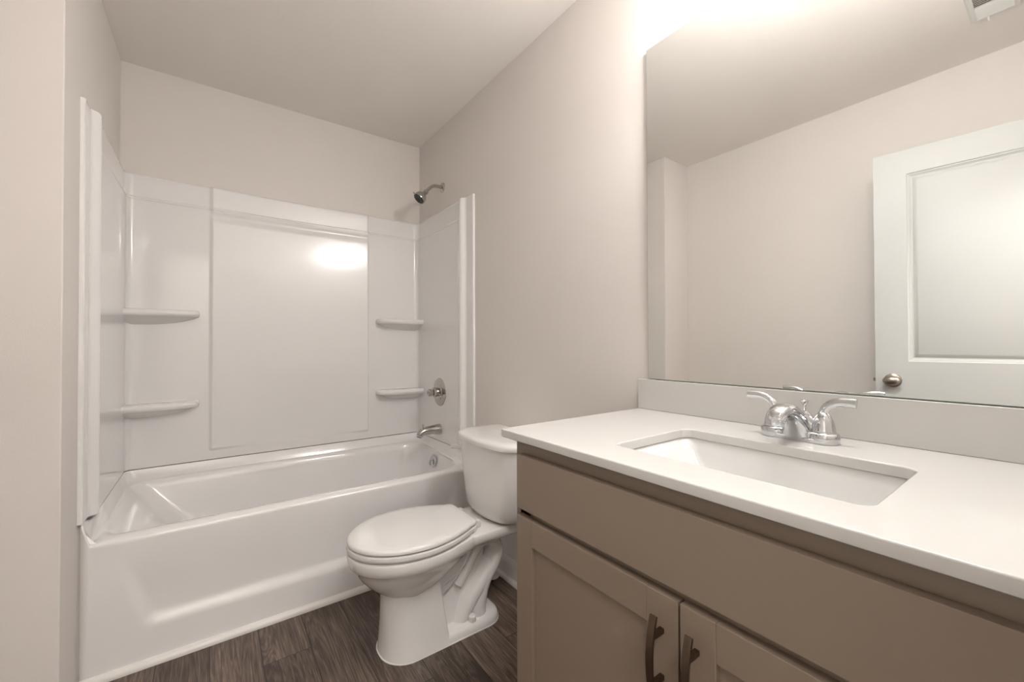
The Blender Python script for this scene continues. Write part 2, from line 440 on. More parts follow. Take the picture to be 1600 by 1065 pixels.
# side panels
ysl = [Yf, Yf + .0005, Yf + .002, Yf + .004]
yv = Yf + .012
while yv < Yf + .17: ysl.append(yv); yv += .005
while yv < Yb - CR - .01: ysl.append(yv); yv += .04
ysl.append(Yb - CR)
def t_side(y, z):
    d = y - Yf
    t = .013 * (1 if d > .003 else .75 + .25 * d / .003)
    if d <= 0: t = .010
    t += .024 * ss((d - .070) / .035)          # riser of the front column
    low = 1 - ss((z - 1.825) / .012)
    # panel face behind the column steps back below the band
    rec = ss((d - .115) / .03) * low
    base_t = BASE + band(z)
    inner = ss((d - .105) / .04)
    t = lerp(t, base_t, inner * 1.0) if d > .105 else t
    return t + edge_round(z) * ss(d / .1)
for side in (-1, 1):
    bm = bmesh.new(); g = []
    for z in ZS:
        g.append([Vector(((Xl + t_side(y, z)) if side < 0 else (Xr - t_side(y, z)), y, z)) for y in ysl])
    loft(bm, g, False)
    X = Xl if side < 0 else Xr
    s = 1 if side < 0 else -1
    vt = [bm.verts.new(v) for v in g[-1]]; vb = [bm.verts.new((X + s * .0005, y, ZT)) for y in ysl]
    for i in range(len(vt) - 1): bm.faces.new((vt[i], vt[i + 1], vb[i + 1], vb[i]))
    vt = [bm.verts.new(r[0]) for r in g]; vb = [bm.verts.new((X + s * .0005, Yf, z)) for z in ZS]
    for i in range(len(vt) - 1): bm.faces.new((vt[i], vt[i + 1], vb[i + 1], vb[i]))
    obj('side_panel', bm, 'acrylic', sur, sharp=50)
# moulded shelves
def shelf(xw, xe, z0, D, lab):
    """xw: x at the side panel, xe: x of the free rounded end"""
    bm = bmesh.new(); s = 1 if xe > xw else -1; L_ = abs(xe - xw); yb = Yb - BASE + .004
    n = 40
    def ring(z, dep, ln, pw):
        r = []
        for i in range(n + 1):
            u = i / n; u = 1 - (1 - u) ** 2
            d = dep * max(0, 1 - u ** pw) ** (1 / pw * 1.6)
            r.append(Vector((xw + s * u * ln, yb - d, z)))
        r.append(Vector((xw, yb, z)))
        return r
    rings = [ring(z0 - .002, D * .66, L_ * .92, 6), ring(z0, D * .80, L_ * .955, 6), ring(z0 - .001, D * .90, L_ * .975, 6), ring(z0 - .005, D * .965, L_ * .99, 6), ring(z0 - .012, D * .995, L_, 6), ring(z0 - .018, D, L_, 6),
             ring(z0 - .026, D * .985, L_ * .997, 6), ring(z0 - .032, D * .94, L_ * .98, 5), ring(z0 - .035, D * .86, L_ * .95, 4), ring(z0 - .044, D * .66, L_ * .88, 3.4), ring(z0 - .056, D * .40, L_ * .76, 2.8), ring(z0 - .068, D * .15, L_ * .6, 2.4), ring(z0 - .074, .004, L_ * .5, 2.2)]
    loft(bm, rings, True, True, True)
    return obj('shelf', bm, 'acrylic', sur, sharp=60, label=lab)
for z0 in (1.300, .848):
    shelf(Xl + BASE - .004, -.045, z0, .098, 'rounded moulded shelf in the %s left corner of the surround' % ('upper' if z0 > 1 else 'lower'))
for z0 in (1.293, .838):
    shelf(Xr - BASE + .004, .858, z0, .108, 'rounded moulded shelf in the %s right corner of the surround' % ('upper' if z0 > 1 else 'lower'))

# ------------------------------------------------------------------ shower fittings
XP = Xr - BASE       # face of the right hand side panel
sh = thing('shower_fixture', 'brushed chrome shower head on bent arm on the wall above the surround', 'shower head', (Xr, 2.335, 2.108))
bm = bmesh.new(); lathe(bm, [(.030, 0), (.031, .002), (.029, .005), (.020, .009), (.012, .011)], (Xr, 2.335, 2.108), (-1, 0, 0), 32)
obj('flange', bm, 'chrome_soft', sh)
pa = spline([(Xr, 2.335, 2.108), (Xr - .03, 2.335, 2.108), (Xr - .062, 2.335, 2.104), (Xr - .088, 2.335, 2.086), (Xr - .114, 2.335, 2.056)], 7)
bm = bmesh.new(); tube(bm, pa, .0105, 20); obj('arm', bm, 'chrome_soft', sh)
hd = Vector((-.66, 0, -.75)).normalized(); h0 = pa[-1]
bm = bmesh.new(); lathe(bm, [(.0125, -.008), (.0155, -.006), (.0155, .012), (.012, .014), (.0145, .016), (.0145, .021), (.023, .028), (.033, .040), (.037, .054), (.038, .066), (.0365, .070), (.0345, .0695)], h0, hd, 36)
ho = obj('head', bm, 'chrome_soft', sh)
bm = bmesh.new(); lathe(bm, [(.034, .0675), (.033, .071), (.014, .0715), (.012, .0735), (0, .074)], h0, hd, 32, cap0=True, cap1=False)
u = Vector((0, 1, 0)); v = hd.cross(u)
obj('spray_face', bm, 'black', ho)
bm = bmesh.new()
for rad, n in ((.028, 14), (.020, 9)):
    for k in range(n):
        a = 2 * PI * k / n; lathe(bm, [(.0025, .070), (.002, .0745), (0, .0748)], h0 + u * rad * math.cos(a) + v * rad * math.sin(a), hd, 8, cap1=False)
obj('nozzles', bm, 'chrome_soft', ho)
bm = bmesh.new(); q = h0 + hd * .067; e = (Vector((-.75, 0, .66))).normalized()
tube(bm, [q + e * .034, q + e * .041, q + e * .050], [.004, .004, .003], 10); obj('spray_lever', bm, 'chrome_soft', ho)

va = thing('shower_valve', 'chrome shower valve with round escutcheon on the right panel', 'shower valve', (XP, 2.325, .834))
bm = bmesh.new(); lathe(bm, [(.085, 0), (.086, .002), (.084, .005), (.060, .009), (.050, .010), (.046, .016), (.030, .019)], (XP, 2.325, .834), (-1, 0, 0), 48)
obj('escutcheon', bm, 'chrome_soft', va)
bm = bmesh.new(); lathe(bm, [(.030, .014), (.030, .016), (.028, .018), (.028, .044), (.026, .046), (.018, .047)], (XP, 2.325, .834), (-1, 0, 0), 32)
hb = obj('hub', bm, 'chrome_soft', va)
bm = bmesh.new(); lathe(bm, [(.013, .044), (.018, .050), (.022, .056), (.0225, .070), (.020, .078), (.015, .080), (.012, .0785), (0, .0785)], (XP, 2.325, .834), (-1, 0, 0), 10, cap1=False)
obj('handle', bm, 'chrome_soft', va, sharp=20, label='small faceted chrome knob')
bm = bmesh.new(); tube(bm, [Vector((XP - .03, 2.325 - .022, .832)), Vector((XP - .03, 2.325 - .060, .826))], [.0045, .0035], 10); obj('stop_pin', bm, 'chrome_soft', hb)

sp = thing('tub_spout', 'chrome tub spout with diverter knob below the shower valve', 'tub spout', (XP, 2.325, .600))
pth = spline([(XP, 2.325, .606), (XP - .02, 2.325, .606), (XP - .06, 2.325, .607), (XP - .100, 2.325, .605), (XP - .124, 2.325, .595), (XP - .134, 2.325, .579)], 6)
n = len(pth); bm = bmesh.new(); tube(bm, pth, resamp([.033, .032, .027, .0235, .0215, .019], n), 24); body = obj('spout_body', bm, 'chrome_soft', sp)
bm = bmesh.new(); lathe(bm, [(.0145, .0), (.0145, .003), (0, .003)], pth[-1] + Vector((-.002, 0, -.004)), (-.35, 0, -1), 20, cap1=False); obj('spout_mouth', bm, 'black', body)
bm = bmesh.new(); lathe(bm, [(.0035, 0), (.0035, .016), (.007, .018), (.0075, .022), (.006, .026), (0, .027)], (XP - .112, 2.325, .621), (0, 0, 1), 16, cap1=False); obj('diverter_knob', bm, 'chrome_soft', sp)

# ------------------------------------------------------------------ toilet
TY = 1.510
to = thing('toilet', 'white two-piece toilet with elongated bowl and closed lid', 'toilet', (.78, TY, 0))
def egg(xt, xw, xb, hw, hb, z, n=30, rb=.03, off=0.0, pw=2.0):
    """plan outline: tip xt, widest xw (half width hw), back xb (half width hb)."""
    xt -= off; hw += off; xb += off; hb += off
    pts = []
    for i in range(n + 1):               # near side from tip to widest
        a = PI / 2 * i / n
        pts.append((xw - (xw - xt) * math.cos(a), -hw * math.sin(a) ** (2 / pw)))
    for i in range(1, n):                # widest to back
        t = i / n
        pts.append((lerp(xw, xb - rb, t), -(lerp(hw, hb, t ** 1.9))))
    for i in range(7):
        a = PI / 2 * i / 6
        pts.append((xb - rb + rb * math.sin(a), -(hb - rb + rb * math.cos(a))))
    near = pts
    far = [(x, -y) for x, y in reversed(near[1:])]
    loop = near + far
    zf = z if callable(z) else (lambda x: z)
    return [Vector((x, TY + y, zf(x))) for x, y in loop]
# bowl body
bm = bmesh.new()
# rim slab and bowl
S = dict(xt=.383, xw=.615, xb=.862, hw=.182, hb=.118)
def E(xt, xw, xb, hw, hb, z, rb=.03): return egg(xt, xw, xb, hw, hb, z, rb=rb)
rings = [
    E(.470, .615, .85, .11, .08, .3884),
    E(.392, .615, .868, .174, .112, .3884), E(.386, .615, .872, .181, .118, .386), E(.384, .615, .874, .183, .120, .380),
    E(.386, .615, .874, .182, .120, .362), E(.390, .615, .872, .179, .117, .345), E(.397, .615, .866, .172, .110, .338),
    E(.403, .613, .855, .166, .10, .332), E(.412, .611, .84, .158, .094, .315), E(.428, .608, .81, .145, .085, .290), E(.452, .605, .78, .126, .078, .262), E(.480, .603, .745, .104, .072, .238), E(.500, .601, .725, .090, .068, .222), E(.512, .60, .70, .080, .060, .205)]
loft(bm, rings, True, True, True)
# pedestal (front)
def ped(z, xa, xb_, hw, r, hwb=None):
    return rr(xa, xb_, TY - hw, TY + hw, r, z=z)
prs = [(.000, .494, .735, .112, .100), (.004, .494, .735, .112, .100), (.012, .496, .732, .110, .099), (.06, .499, .724, .104, .094), (.12, .502, .716, .097, .088), (.18, .503, .709, .090, .082), (.225, .501, .705, .086, .079), (.245, .495, .705, .088, .080), (.27, .485, .70, .09, .08)]
loft(bm, [rr(a, b, TY - h, TY + h, (.018, r, r, .018), z=z) for z, a, b, h, r in prs], True, True, True)
# foot plate
loft(bm, [rr(.60, x, TY - h, TY + h, (r, .02, .02, r), z=z) for z, x, h, r in ((0, .976, .110, .075), (.004, .977, .111, .075), (.020, .974, .108, .074), (.030, .968, .102, .070), (.035, .956, .090, .06), (.037, .93, .07, .05))], True, True, True)
# deck under the tank
loft(bm, [rr(.800, 1.150, TY - h, TY + h, .03, z=z) for z, h in ((.3895, .128), (.388, .134), (.383, .138), (.362, .138), (.352, .134), (.342, .122))], True, True, True)
# taper below deck
loft(bm, [rr(a, b, TY - h, TY + h, .04, z=z) for z, a, b, h in ((.355, .82, 1.11, .118), (.34, .82, 1.07, .100), (.325, .84, 1.02, .075), (.31, .86, .98, .05))], True, True, True)
# stepped shells of the bowl's lower flank
for shell in (((.350, .872, .116), (.31, .868, .108), (.27, .852, .098), (.235, .822, .086), (.205, .775, .074), (.185, .73, .06)),
              ((.350, .895, .090), (.31, .880, .086), (.26, .850, .078), (.22, .822, .071), (.185, .79, .064), (.155, .75, .055), (.135, .71, .04)),
              ((.34, .95, .030), (.20, .93, .030), (.12, .90, .036), (.05, .90, .05), (.03, .92, .05))):
    loft(bm, [rr(.62, xb, TY - h, TY + h, (h * .93, .02, .02, h * .93), z=z) for z, xb, h in shell], True, True, True)
# trapway: up behind the bowl, over the weir and down into the foot
pt = spline([(.800, TY, .165), (.832, TY, .225), (.860, TY, .282), (.903, TY, .320), (.950, TY, .312), (.974, TY, .268), (.958, TY, .218), (.925, TY, .175), (.900, TY, .125), (.884, TY, .075), (.875, TY, .02)], 8)
n = len(pt); tube(bm, pt, resamp([.030, .032, .033, .035, .037, .038, .039, .040, .042, .047, .054], n), 28, sy=resamp([1.8, 2.1, 2.25, 2.3, 2.2, 2.15, 2.1, 2.05, 1.95, 1.8, 1.6], n))
# lower bulge in front of the foot
pt = spline([(.955, TY, .225), (.918, TY, .172), (.875, TY, .130), (.838, TY, .092), (.812, TY, .05), (.80, TY, .02)], 6)
tube(bm, pt, resamp([.036, .041, .045, .046, .046, .046], len(pt)), 24, sy=resamp([2.0, 1.95, 1.85, 1.8, 1.75, 1.7], len(pt)))
obj('bowl', bm, 'porcelain', to, sharp=40)
# caulk line at the floor
bm = bmesh.new()
lp = rr(.494, .976, TY - .1115, TY + .1115, (.077, .1, .1, .077))
loft(bm, [[Vector((.735 + (p.x - .735) * s, TY + (p.y - TY) * s, z)) for p in lp] for s, z in ((1.012, 0), (1.010, .003), (.99, .005))], True)
obj('caulk_bead', bm, 'caulk', to)
for s in (-1, 1):
    bm = bmesh.new(); lathe(bm, [(.016, .0), (.016, .010), (.0145, .019), (.010, .0235), (0, .025)], (.836, TY + s * .083, .034), (0, 0, 1), 24, cap1=False)
    obj('bolt_cap', bm, 'white_plastic', to)
# seat ring, lid
bm = bmesh.new()
o = lambda off, z: egg(.384, .615, .850, .184, .116, z, off=off)
i_ = lambda off, z: egg(.455, .615, .80, .105, .07, z, off=off)
R_ = [i_(0, .3925), i_(-.006, .397), i_(-.006, .408), i_(0, .4125), o(-.006, .4145), o(0, .411), o(.001, .403), o(0, .396), o(-.005, .3912), i_(0, .3912)]
loft(bm, R_, True); obj('seat', bm, 'seat', to, sharp=50)
bm = bmesh.new()
R_ = [o(-.012, .4185), o(-.005, .4185), o(-.001, .4205), o(-.0005, .428), o(-.004, .434), o(-.012, .4375)] + [egg(lerp(.396, .60, s), .615, lerp(.842, .63, s), lerp(.172, .01, s), lerp(.104, .008, s), .4375 + .006 * (1 - (1 - s) ** 2), rb=lerp(.03, .004, s)) for s in (.15, .35, .6, .85)]
loft(bm, R_, True, True, True); obj('lid', bm, 'seat', to, sharp=50)
for s in (-1, 1):
    bm = bmesh.new(); box(bm, .846, .878, TY + s * .070 - .014, TY + s * .070 + .014, .389, .420, bev=.006); lathe(bm, [(.009, -.02), (.009, .02)], (.850, TY + s * .07, .416), (0, 1, 0), 16)
    obj('hinge', bm, 'seat', to)
# tank
def tankring(xf, xb, hw, z, bow, r):
    lp = rr(xf, xb, TY - hw, TY + hw, (.015, r, r, .015), k=8, z=z, straight=12)
    out = []
    for p in lp:
        f = max(0, (xb - p.x) / (xb - xf)); q = (p.y - TY) / hw
        out.append(Vector((p.x - bow * f * (1 - q * q), p.y, p.z)))
    return out
bm = bmesh.new()
tk = [(.3925, .992, 1.140, .135, .030, .05), (.3945, .972, 1.148, .152, .034, .05), (.402, .958, 1.152, .165, .036, .05), (.42, .951, 1.154, .173, .037, .05), (.47, .948, 1.156, .185, .037, .05), (.55, .944, 1.158, .200, .037, .05), (.64, .941, 1.158, .212, .037, .05), (.703, .940, 1.158, .214, .037, .05)]
loft(bm, [tankring(xf, xb, hw, z, bow, r) for z, xf, xb, hw, bow, r in tk], True, True, True)
tank = obj('tank', bm, 'porcelain', to, sharp=50)
bm = bmesh.new()
tl = [(.7025, .937, 1.158, .217, .038, .05), (.7025, .930, 1.160, .222, .039, .056), (.705, .927, 1.161, .224, .039, .058), (.719, .927, 1.161, .224, .039, .058), (.727, .930, 1.160, .221, .039, .058), (.732, .938, 1.157, .213, .038, .055), (.735, .957, 1.150, .193, .034, .05), (.7365, .99, 1.13, .15, .02, .04)]
loft(bm, [tankring(xf, xb, hw, z, bow, r) for z, xf, xb, hw, bow, r in tl], True, True, True)
obj('tank_lid', bm, 'porcelain', to, sharp=50)
# flush lever on the far side of the tank front
bm = bmesh.new(); lathe(bm, [(.015, 0), (.015, .006), (.012, .010)], (.958, TY + .196, .645), (-.75, .66, 0), 20)
tube(bm, spline([(.950, TY + .200, .645), (.944, TY + .210, .645), (.938, TY + .224, .645), (.924, TY + .256, .642)], 5), .009, 14, su=1.2, sy=.7)
obj('flush_lever', bm, 'white_plastic', to)
for s in (-1, 1):
    bm = bmesh.new(); lathe(bm, [(.016, 0), (.016, .012)], (1.0, TY + s * .09, .383), (0, 0, 1), 20); obj('tank_gasket', bm, 'black', to)

to.location.x += .006
# water supply stop behind the toilet
su = thing('supply_valve', 'white water supply stop with round escutcheon behind the toilet', 'shut-off valve', (1.13, 1.672, 0))
bm = bmesh.new(); lathe(bm, [(.034, .0), (.036, .004), (.030, .009), (.012, .012), (.010, .03), (.010, .072), (0, .072)], (1.085, 1.655, .026), (0, 0, 1), 28, cap1=False)
obj('escutcheon', bm, 'white_plastic', su)
bm = bmesh.new(); lathe(bm, [(.010, 0), (.010, .026)], (1.085, 1.655, 0), (0, 0, 1), 16); obj('pipe_stub', bm, 'chrome', su)
bm = bmesh.new(); lathe(bm, [(.013, -.018), (.015, -.014), (.015, .014), (.012, .018)], (1.085, 1.655, .098), (0, 1, 0), 20); lathe(bm, [(.011, 0), (.017, .004), (.017, .014), (.012, .018)], (1.068, 1.655, .098), (-1, 0, 0), 14)
obj('stop_valve', bm, 'black', su)
bm = bmesh.new(); tube(bm, spline([(1.085, 1.655, .105), (1.087, 1.657, .20), (1.10, 1.650, .29), (1.08, 1.62, .36), (1.07, 1.60, .395)], 8), .006, 12); obj('supply_hose', bm, 'chrome_soft', su)

# ------------------------------------------------------------------ vanity
CY0, CY1 = -.078, .833
van = thing('vanity_cabinet', 'taupe painted two-door vanity cabinet under the white worktop', 'vanity cabinet', (.90, .378, 0))
bm = bmesh.new()
XF = .622
pan = .016
box(bm, XF, 1.165, CY1 - pan, CY1, 0, .8935); box(bm, XF, 1.165, CY0, CY0 + pan, 0, .8935)
box(bm, XF, XF + .02, CY0 + pan, CY1 - pan, .845, .8935); box(bm, XF, XF + .02, CY0 + pan, CY1 - pan, .700, .745)
box(bm, XF, XF + .02, CY0 + pan, CY0 + .055, .10, .845); box(bm, XF, XF + .02, CY1 - .055, CY1 - pan, .10, .845)
box(bm, XF, XF + .02, CY0 + pan, CY1 - pan, .10, .14)
box(bm, XF + .02, 1.165, CY0 + pan, CY1 - pan, .10, .116)
box(bm, XF + .06, XF + .075, CY0 + pan, CY1 - pan, 0, .10)
obj('body', bm, 'cabinet', van, smooth=False)
XD = .602
bm = B(XD, XF - .0015, -.052, .808, .7320, .8610, bev=.0018); obj('drawer_front', bm, 'cabinet', van, wn=True)
def door(y0, y1, stile=.0575, rail=.060, z0=.118, z1=.7150):
    bm = bmesh.new(); xb = XF - .0015
    box(bm, XD, xb, y0, y0 + stile, z0, z1, bev=.0012); box(bm, XD, xb, y1 - stile, y1, z0, z1, bev=.0012)
    box(bm, XD + .0003, xb, y0 + stile, y1 - stile, z1 - rail, z1, bev=.0012); box(bm, XD + .0003, xb, y0 + stile, y1 - stile, z0, z0 + rail, bev=.0012)
    box(bm, XD + .009, xb - .003, y0 + stile - .004, y1 - stile + .004, z0 + rail - .004, z1 - rail + .004)
    return obj('door', bm, 'cabinet', van, wn=True, sharp=60)
d1 = door(.3805, .808); d2 = door(-.052, .3765)
def pull(y, par):
    zc = .618; h = .070
    bm = bmesh.new(); n = 16; rings = []
    for i in range(n + 1):
        t = i / n * 2 - 1; z = zc + t * h
        xo = XD - .034 + .012 * t * t                 # bows out in the middle
        wv = .0060
        th = .0022
        dx = .024 * t / h; nrm = Vector((1, 0, -dx)).normalized()
        c = Vector((xo, y, z))
        rings.append([c + nrm * th + Vector((0, -wv, 0)), c + nrm * th + Vector((0, wv, 0)), c - nrm * th + Vector((0, wv, 0)), c - nrm * th + Vector((0, -wv, 0))])
    loft(bm, rings, True, True, True)
    for s in (-1, 1):
        zz = zc + s * .038
        box(bm, XD - .032, XD + .001, y - .0042, y + .0042, zz - .0042, zz + .0042, bev=.0008)
    obj('handle', bm, 'bronze', par, sharp=30, wn=True, label='bowed dark bronze bar pull')
pull(.409, d1); pull(.348, d2)

# ------------------------------------------------------------------ worktop with sink cut-out, backsplash
ZK, ZKb = .914, .8940
wk = thing('worktop', 'white quartz worktop with matching backsplash over the taupe vanity', 'countertop', (.88, .374, ZKb))
SX0, SX1, SY0, SY1 = .692, .966, .160, .584
def slab(bm, OX0, OX1, OY0, OY1, r=.008):
    def outer(ins, z): return rr(OX0 + ins, OX1 - ins, OY0 + ins, OY1 - ins, (.001, .001 + 0, r, .001), k=6, z=z) if False else rr(OX0 + ins, OX1 - ins, OY0 + ins, OY1 - ins, (.001, r, .001, .001), k=6, z=z)
    def inner(ins, z): return rr(SX0 - ins, SX1 + ins, SY0 - ins, SY1 + ins, .024, k=8, z=z)
    R_ = [inner(0, ZKb), inner(0, ZK - .003), inner(.0009, ZK - .0009), inner(.003, ZK)]
    O_ = [outer(.003, ZK), outer(.0009, ZK - .0009), outer(0, ZK - .003), outer(0, ZKb + .0025), outer(.0025, ZKb)]
    vi = loft(bm, R_, True); vo = loft(bm, O_, True)
    for li, lo in ((vi[-1], vo[0]), (vi[0], vo[-1])):
        es = []
        for lp in (li, lo):
            for k in range(len(lp)):
                a, b = lp[k], lp[(k + 1) % len(lp)]
                e = bm.edges.get((a, b)) or bm.edges.new((a, b)); es.append(e)
        bmesh.ops.triangle_fill(bm, use_beauty=True, use_dissolve=False, edges=es, normal=(0, 0, 1))
bm = bmesh.new(); slab(bm, .5925, Xr - .001, Yn + .002, .8642)
obj('slab', bm, 'quartz', wk, sharp=80, wn=True)
bm = B(1.1484, Xr - .0005, Yn + .002, .8642, ZK + .0003, 1.0108, bev=.0012); obj('backsplash', bm, 'quartz', wk, wn=True, sharp=80)

# undermount sink
sk = thing('sink', 'rectangular white undermount sink in the quartz worktop', 'sink', (.829, .372, .75))
bm = bmesh.new()
e_ = .006
R_ = [rr(SX0 - .03, SX1 + .03, SY0 - .03, SY1 + .03, .04, z=ZKb - .0008), rr(SX0 - e_, SX1 + e_, SY0 - e_, SY1 + e_, .028, z=ZKb - .0008), rr(SX0 - e_ + .003, SX1 + e_ - .003, SY0 - e_ + .003, SY1 + e_ - .003, .028, z=ZKb - .003),
      rr(SX0 + .002, SX1 - .004, SY0 + .010, SY1 - .012, .030, z=.862), rr(SX0 + .012, SX1 - .016, SY0 + .045, SY1 - .05, .035, z=.800), rr(SX0 + .022, SX1 - .028, SY0 + .068, SY1 - .075, .04, z=.775), rr(SX0 + .045, SX1 - .05, SY0 + .10, SY1 - .10, .045, z=.764), rr(SX0 + .09, SX1 - .09, SY0 + .16, SY1 - .16, .03, z=.760)]
loft(bm, R_, True, False, True)
R2 = [rr(SX0 - .03, SX1 + .03, SY0 - .03, SY1 + .03, .04, z=ZKb - .0008), rr(SX0 - .03, SX1 + .03, SY0 - .03, SY1 + .03, .04, z=ZKb - .014), rr(SX0 - .012, SX1 + .012, SY0 - .012, SY1 + .012, .04, z=.87), rr(SX0, SX1 - .004, SY0 + .04, SY1 - .04, .04, z=.79), rr(SX0 + .03, SX1 - .03, SY0 + .09, SY1 - .09, .045, z=.752)]
loft(bm, R2, True, False, True)
obj('basin', bm, 'sink', sk, sharp=45)
bm = bmesh.new(); lathe(bm, [(.031, 0), (.031, .002), (.023, .0032), (.021, -.001), (.018, -.001), (.018, .004), (.012, .006), (0, .0065)], (.829, .372, .7605), (0, 0, 1), 32, cap1=False)
obj('drain', bm, 'chrome', sk)

# ------------------------------------------------------------------ faucet
FX, FY = 1.060, .370
fa = thing('faucet', 'chrome centerset faucet with two curved lever handles behind the sink', 'faucet', (FX, FY, ZK))
HS = .0468
bm = bmesh.new()
def stad(hl, hw, z): return rr(FX - hw, FX + hw, FY - hl, FY + hl, hw * .98, k=10, z=z)
loft(bm, [stad(.0745, .0268, ZK + .0002), stad(.0755, .0275, ZK + .002), stad(.0755, .0275, ZK + .008), stad(.0735, .0255, ZK + .010)], True, True, True)
for s in (-1, 1):
    lathe(bm, [(.0280, .0), (.0290, .002), (.0288, .016), (.0272, .0205), (.0235, .0228), (.010, .0232)], (FX, FY + s * HS, ZK + .0004), (0, 0, 1), 36)
obj('base_plate', bm, 'chrome', fa, sharp=40)
# spout: wide cowl at the deck sweeping up into a hooded nose over the sink
bm = bmesh.new()
secs = [(1.056, ZK + .003, .037, .024), (1.055, ZK + .012, .034, .024), (1.052, ZK + .024, .029, .0235), (1.046, ZK + .037, .0245, .022), (1.036, ZK + .049, .0210, .0195), (1.022, ZK + .0600, .0195, .0175), (1.005, ZK + .0675, .0190, .0155), (.988, ZK + .0715, .0190, .0145), (.971, ZK + .0720, .0188, .0140), (.956, ZK + .068, .0175, .0130), (.945, ZK + .061, .0145, .0105), (.940, ZK + .056, .009, .006)]
pth = [Vector((x, FY, z)) for x, z, a, b in secs]
rings = []
for i, (x, z, hw, th) in enumerate(secs):
    a = pth[max(0, i - 1)]; b = pth[min(len(pth) - 1, i + 1)]; t = (b - a).normalized()
    nrm = Vector((0, 1, 0)).cross(t).normalized()
    ring = []
    for k in range(32):
        q = 2 * PI * k / 32; c, s = math.cos(q), math.sin(q)
        c = math.copysign(abs(c) ** .8, c); s = math.copysign(abs(s) ** .8, s)
        ring.append(pth[i] + Vector((0, hw * c, 0)) + nrm * th * s)
    rings.append(ring)
loft(bm, rings, True, True, True)
for s in (-1, 1):
    pp = spline([(FX - .004, FY + s * .006, ZK + .056), (FX, FY + s * .018, ZK + .043), (FX, FY + s * .028, ZK + .031), (FX, FY + s * .040, ZK + .022)], 5)
    tube(bm, pp, resamp([.016, .014, .012, .010], len(pp)), 16)
spo = obj('spout', bm, 'chrome', fa, sharp=60)
bm = bmesh.new(); lathe(bm, [(.0140, .0), (.0150, .002), (.0150, .0165), (.0138, .019), (.010, .0185), (.009, .012), (0, .012)], (.962, FY, ZK + .0600), (0, 0, -1), 28, cap1=False)
obj('aerator', bm, 'chrome', spo)
for s in (-1, 1):
    hy = FY + s * HS
    bm = bmesh.new()
    lathe(bm, [(.0215, .0225), (.0222, .0245), (.0222, .0275), (.0215, .029), (.0212, .034), (.0195, .043), (.0165, .052), (.0130, .059), (.0100, .064), (.005, .067), (0, .0675)], (FX, hy, ZK), (0, 0, 1), 32, cap1=False)
    pp = spline([(FX, hy, ZK + .058), (FX, hy + s * .002, ZK + .068), (FX - .001, hy + s * .009, ZK + .0795), (FX - .002, hy + s * .024, ZK + .0880), (FX - .003, hy + s * .042, ZK + .0900), (FX - .004, hy + s * .0575, ZK + .0890)], 6)
    n = len(pp)
    tube(bm, pp, resamp([.0095, .0088, .0082, .0080, .0082, .0084], n), 18, su=resamp([1, 1, .95, .82, .74, .70], n), sy=resamp([1, 1, 1.05, 1.15, 1.2, 1.25], n))
    obj('lever_handle', bm, 'chrome', fa, sharp=60)
bm = bmesh.new(); lathe(bm, [(.0028, .0), (.0028, .070), (.0045, .072), (.0075, .077), (.0078, .080), (.005, .082), (0, .0825)], (FX + .024, FY - .004, ZK + .004), (0, 0, 1), 18, cap1=False)
obj('lift_rod', bm, 'chrome', fa)

# ------------------------------------------------------------------ mirror
MZ0, MZ1, MY0, MY1 = 1.0125, 2.0964, -.100, .8327
xm = Xr - .0115
bm = bmesh.new()
bv = .0012
R_ = []
def yz(x, ins): return [Vector((x, MY0 + ins, MZ0 + ins)), Vector((x, MY1 - ins, MZ0 + ins)), Vector((x, MY1 - ins, MZ1 - ins)), Vector((x, MY0 + ins, MZ1 - ins))]
vr = loft(bm, [yz(Xr - .0008, 0), yz(xm + bv, 0), yz(xm, bv)], True, True, False, mi=1)
f = bm.faces.new(vr[-1]); f.material_index = 0
mo = obj('mirror', bm, ['mirror', 'mirror_edge'], None, smooth=False)
tag(mo, 'large frameless wall mirror standing on the white backsplash', 'mirror')

# ------------------------------------------------------------------ vanity light above the mirror
VL = (Xr, .345, 2.235)
vl = thing('vanity_light', 'glowing three-shade wall light above the mirror', 'wall light', VL)
bm = B(Xr - .022, Xr - .0005, .345 - .22, .345 + .22, 2.205, 2.265, bev=.006); obj('backplate', bm, 'nickel', vl, wn=True, sharp=80)
for dy in (-.150, 0, .150):
    y = .345 + dy; xs_ = Xr - .125
    bm = bmesh.new(); tube(bm, spline([(Xr - .02, y, 2.235), (Xr - .035, y, 2.215), (Xr - .070, y, 2.232), (xs_, y, 2.218)], 6), .007, 14)
    obj('arm', bm, 'nickel', vl)
    # glass cup, open towards the ceiling
    bm = bmesh.new(); zt = 2.068
    lathe(bm, [(.004, 0), (.022, .002), (.038, .010), (.048, .026), (.054, .05), (.056, .08), (.056, .112), (.050, .128), (.040, .134)], (xs_, y, zt), (0, 0, 1), 36, cap1=True)
    shd = obj('lamp_shade', bm, 'shade_glass', vl, label='frosted glass jar shade, lit')
    bm = bmesh.new(); lathe(bm, [(.046, .1345), (.047, .137), (.046, .142), (.030, .150), (.012, .153)], (xs_, y, zt), (0, 0, 1), 28)
    obj('cap', bm, 'nickel', shd)
    l = bpy.data.lights.new('vanity_bulb_light', 'POINT'); l.energy = BULB_POWER; l.color = LAMP_COL; l.shadow_soft_size = .03
    lo = bpy.data.objects.new('vanity_bulb_light', l); C.objects.link(lo); lo.location = (xs_ - .075, y, zt + .07)

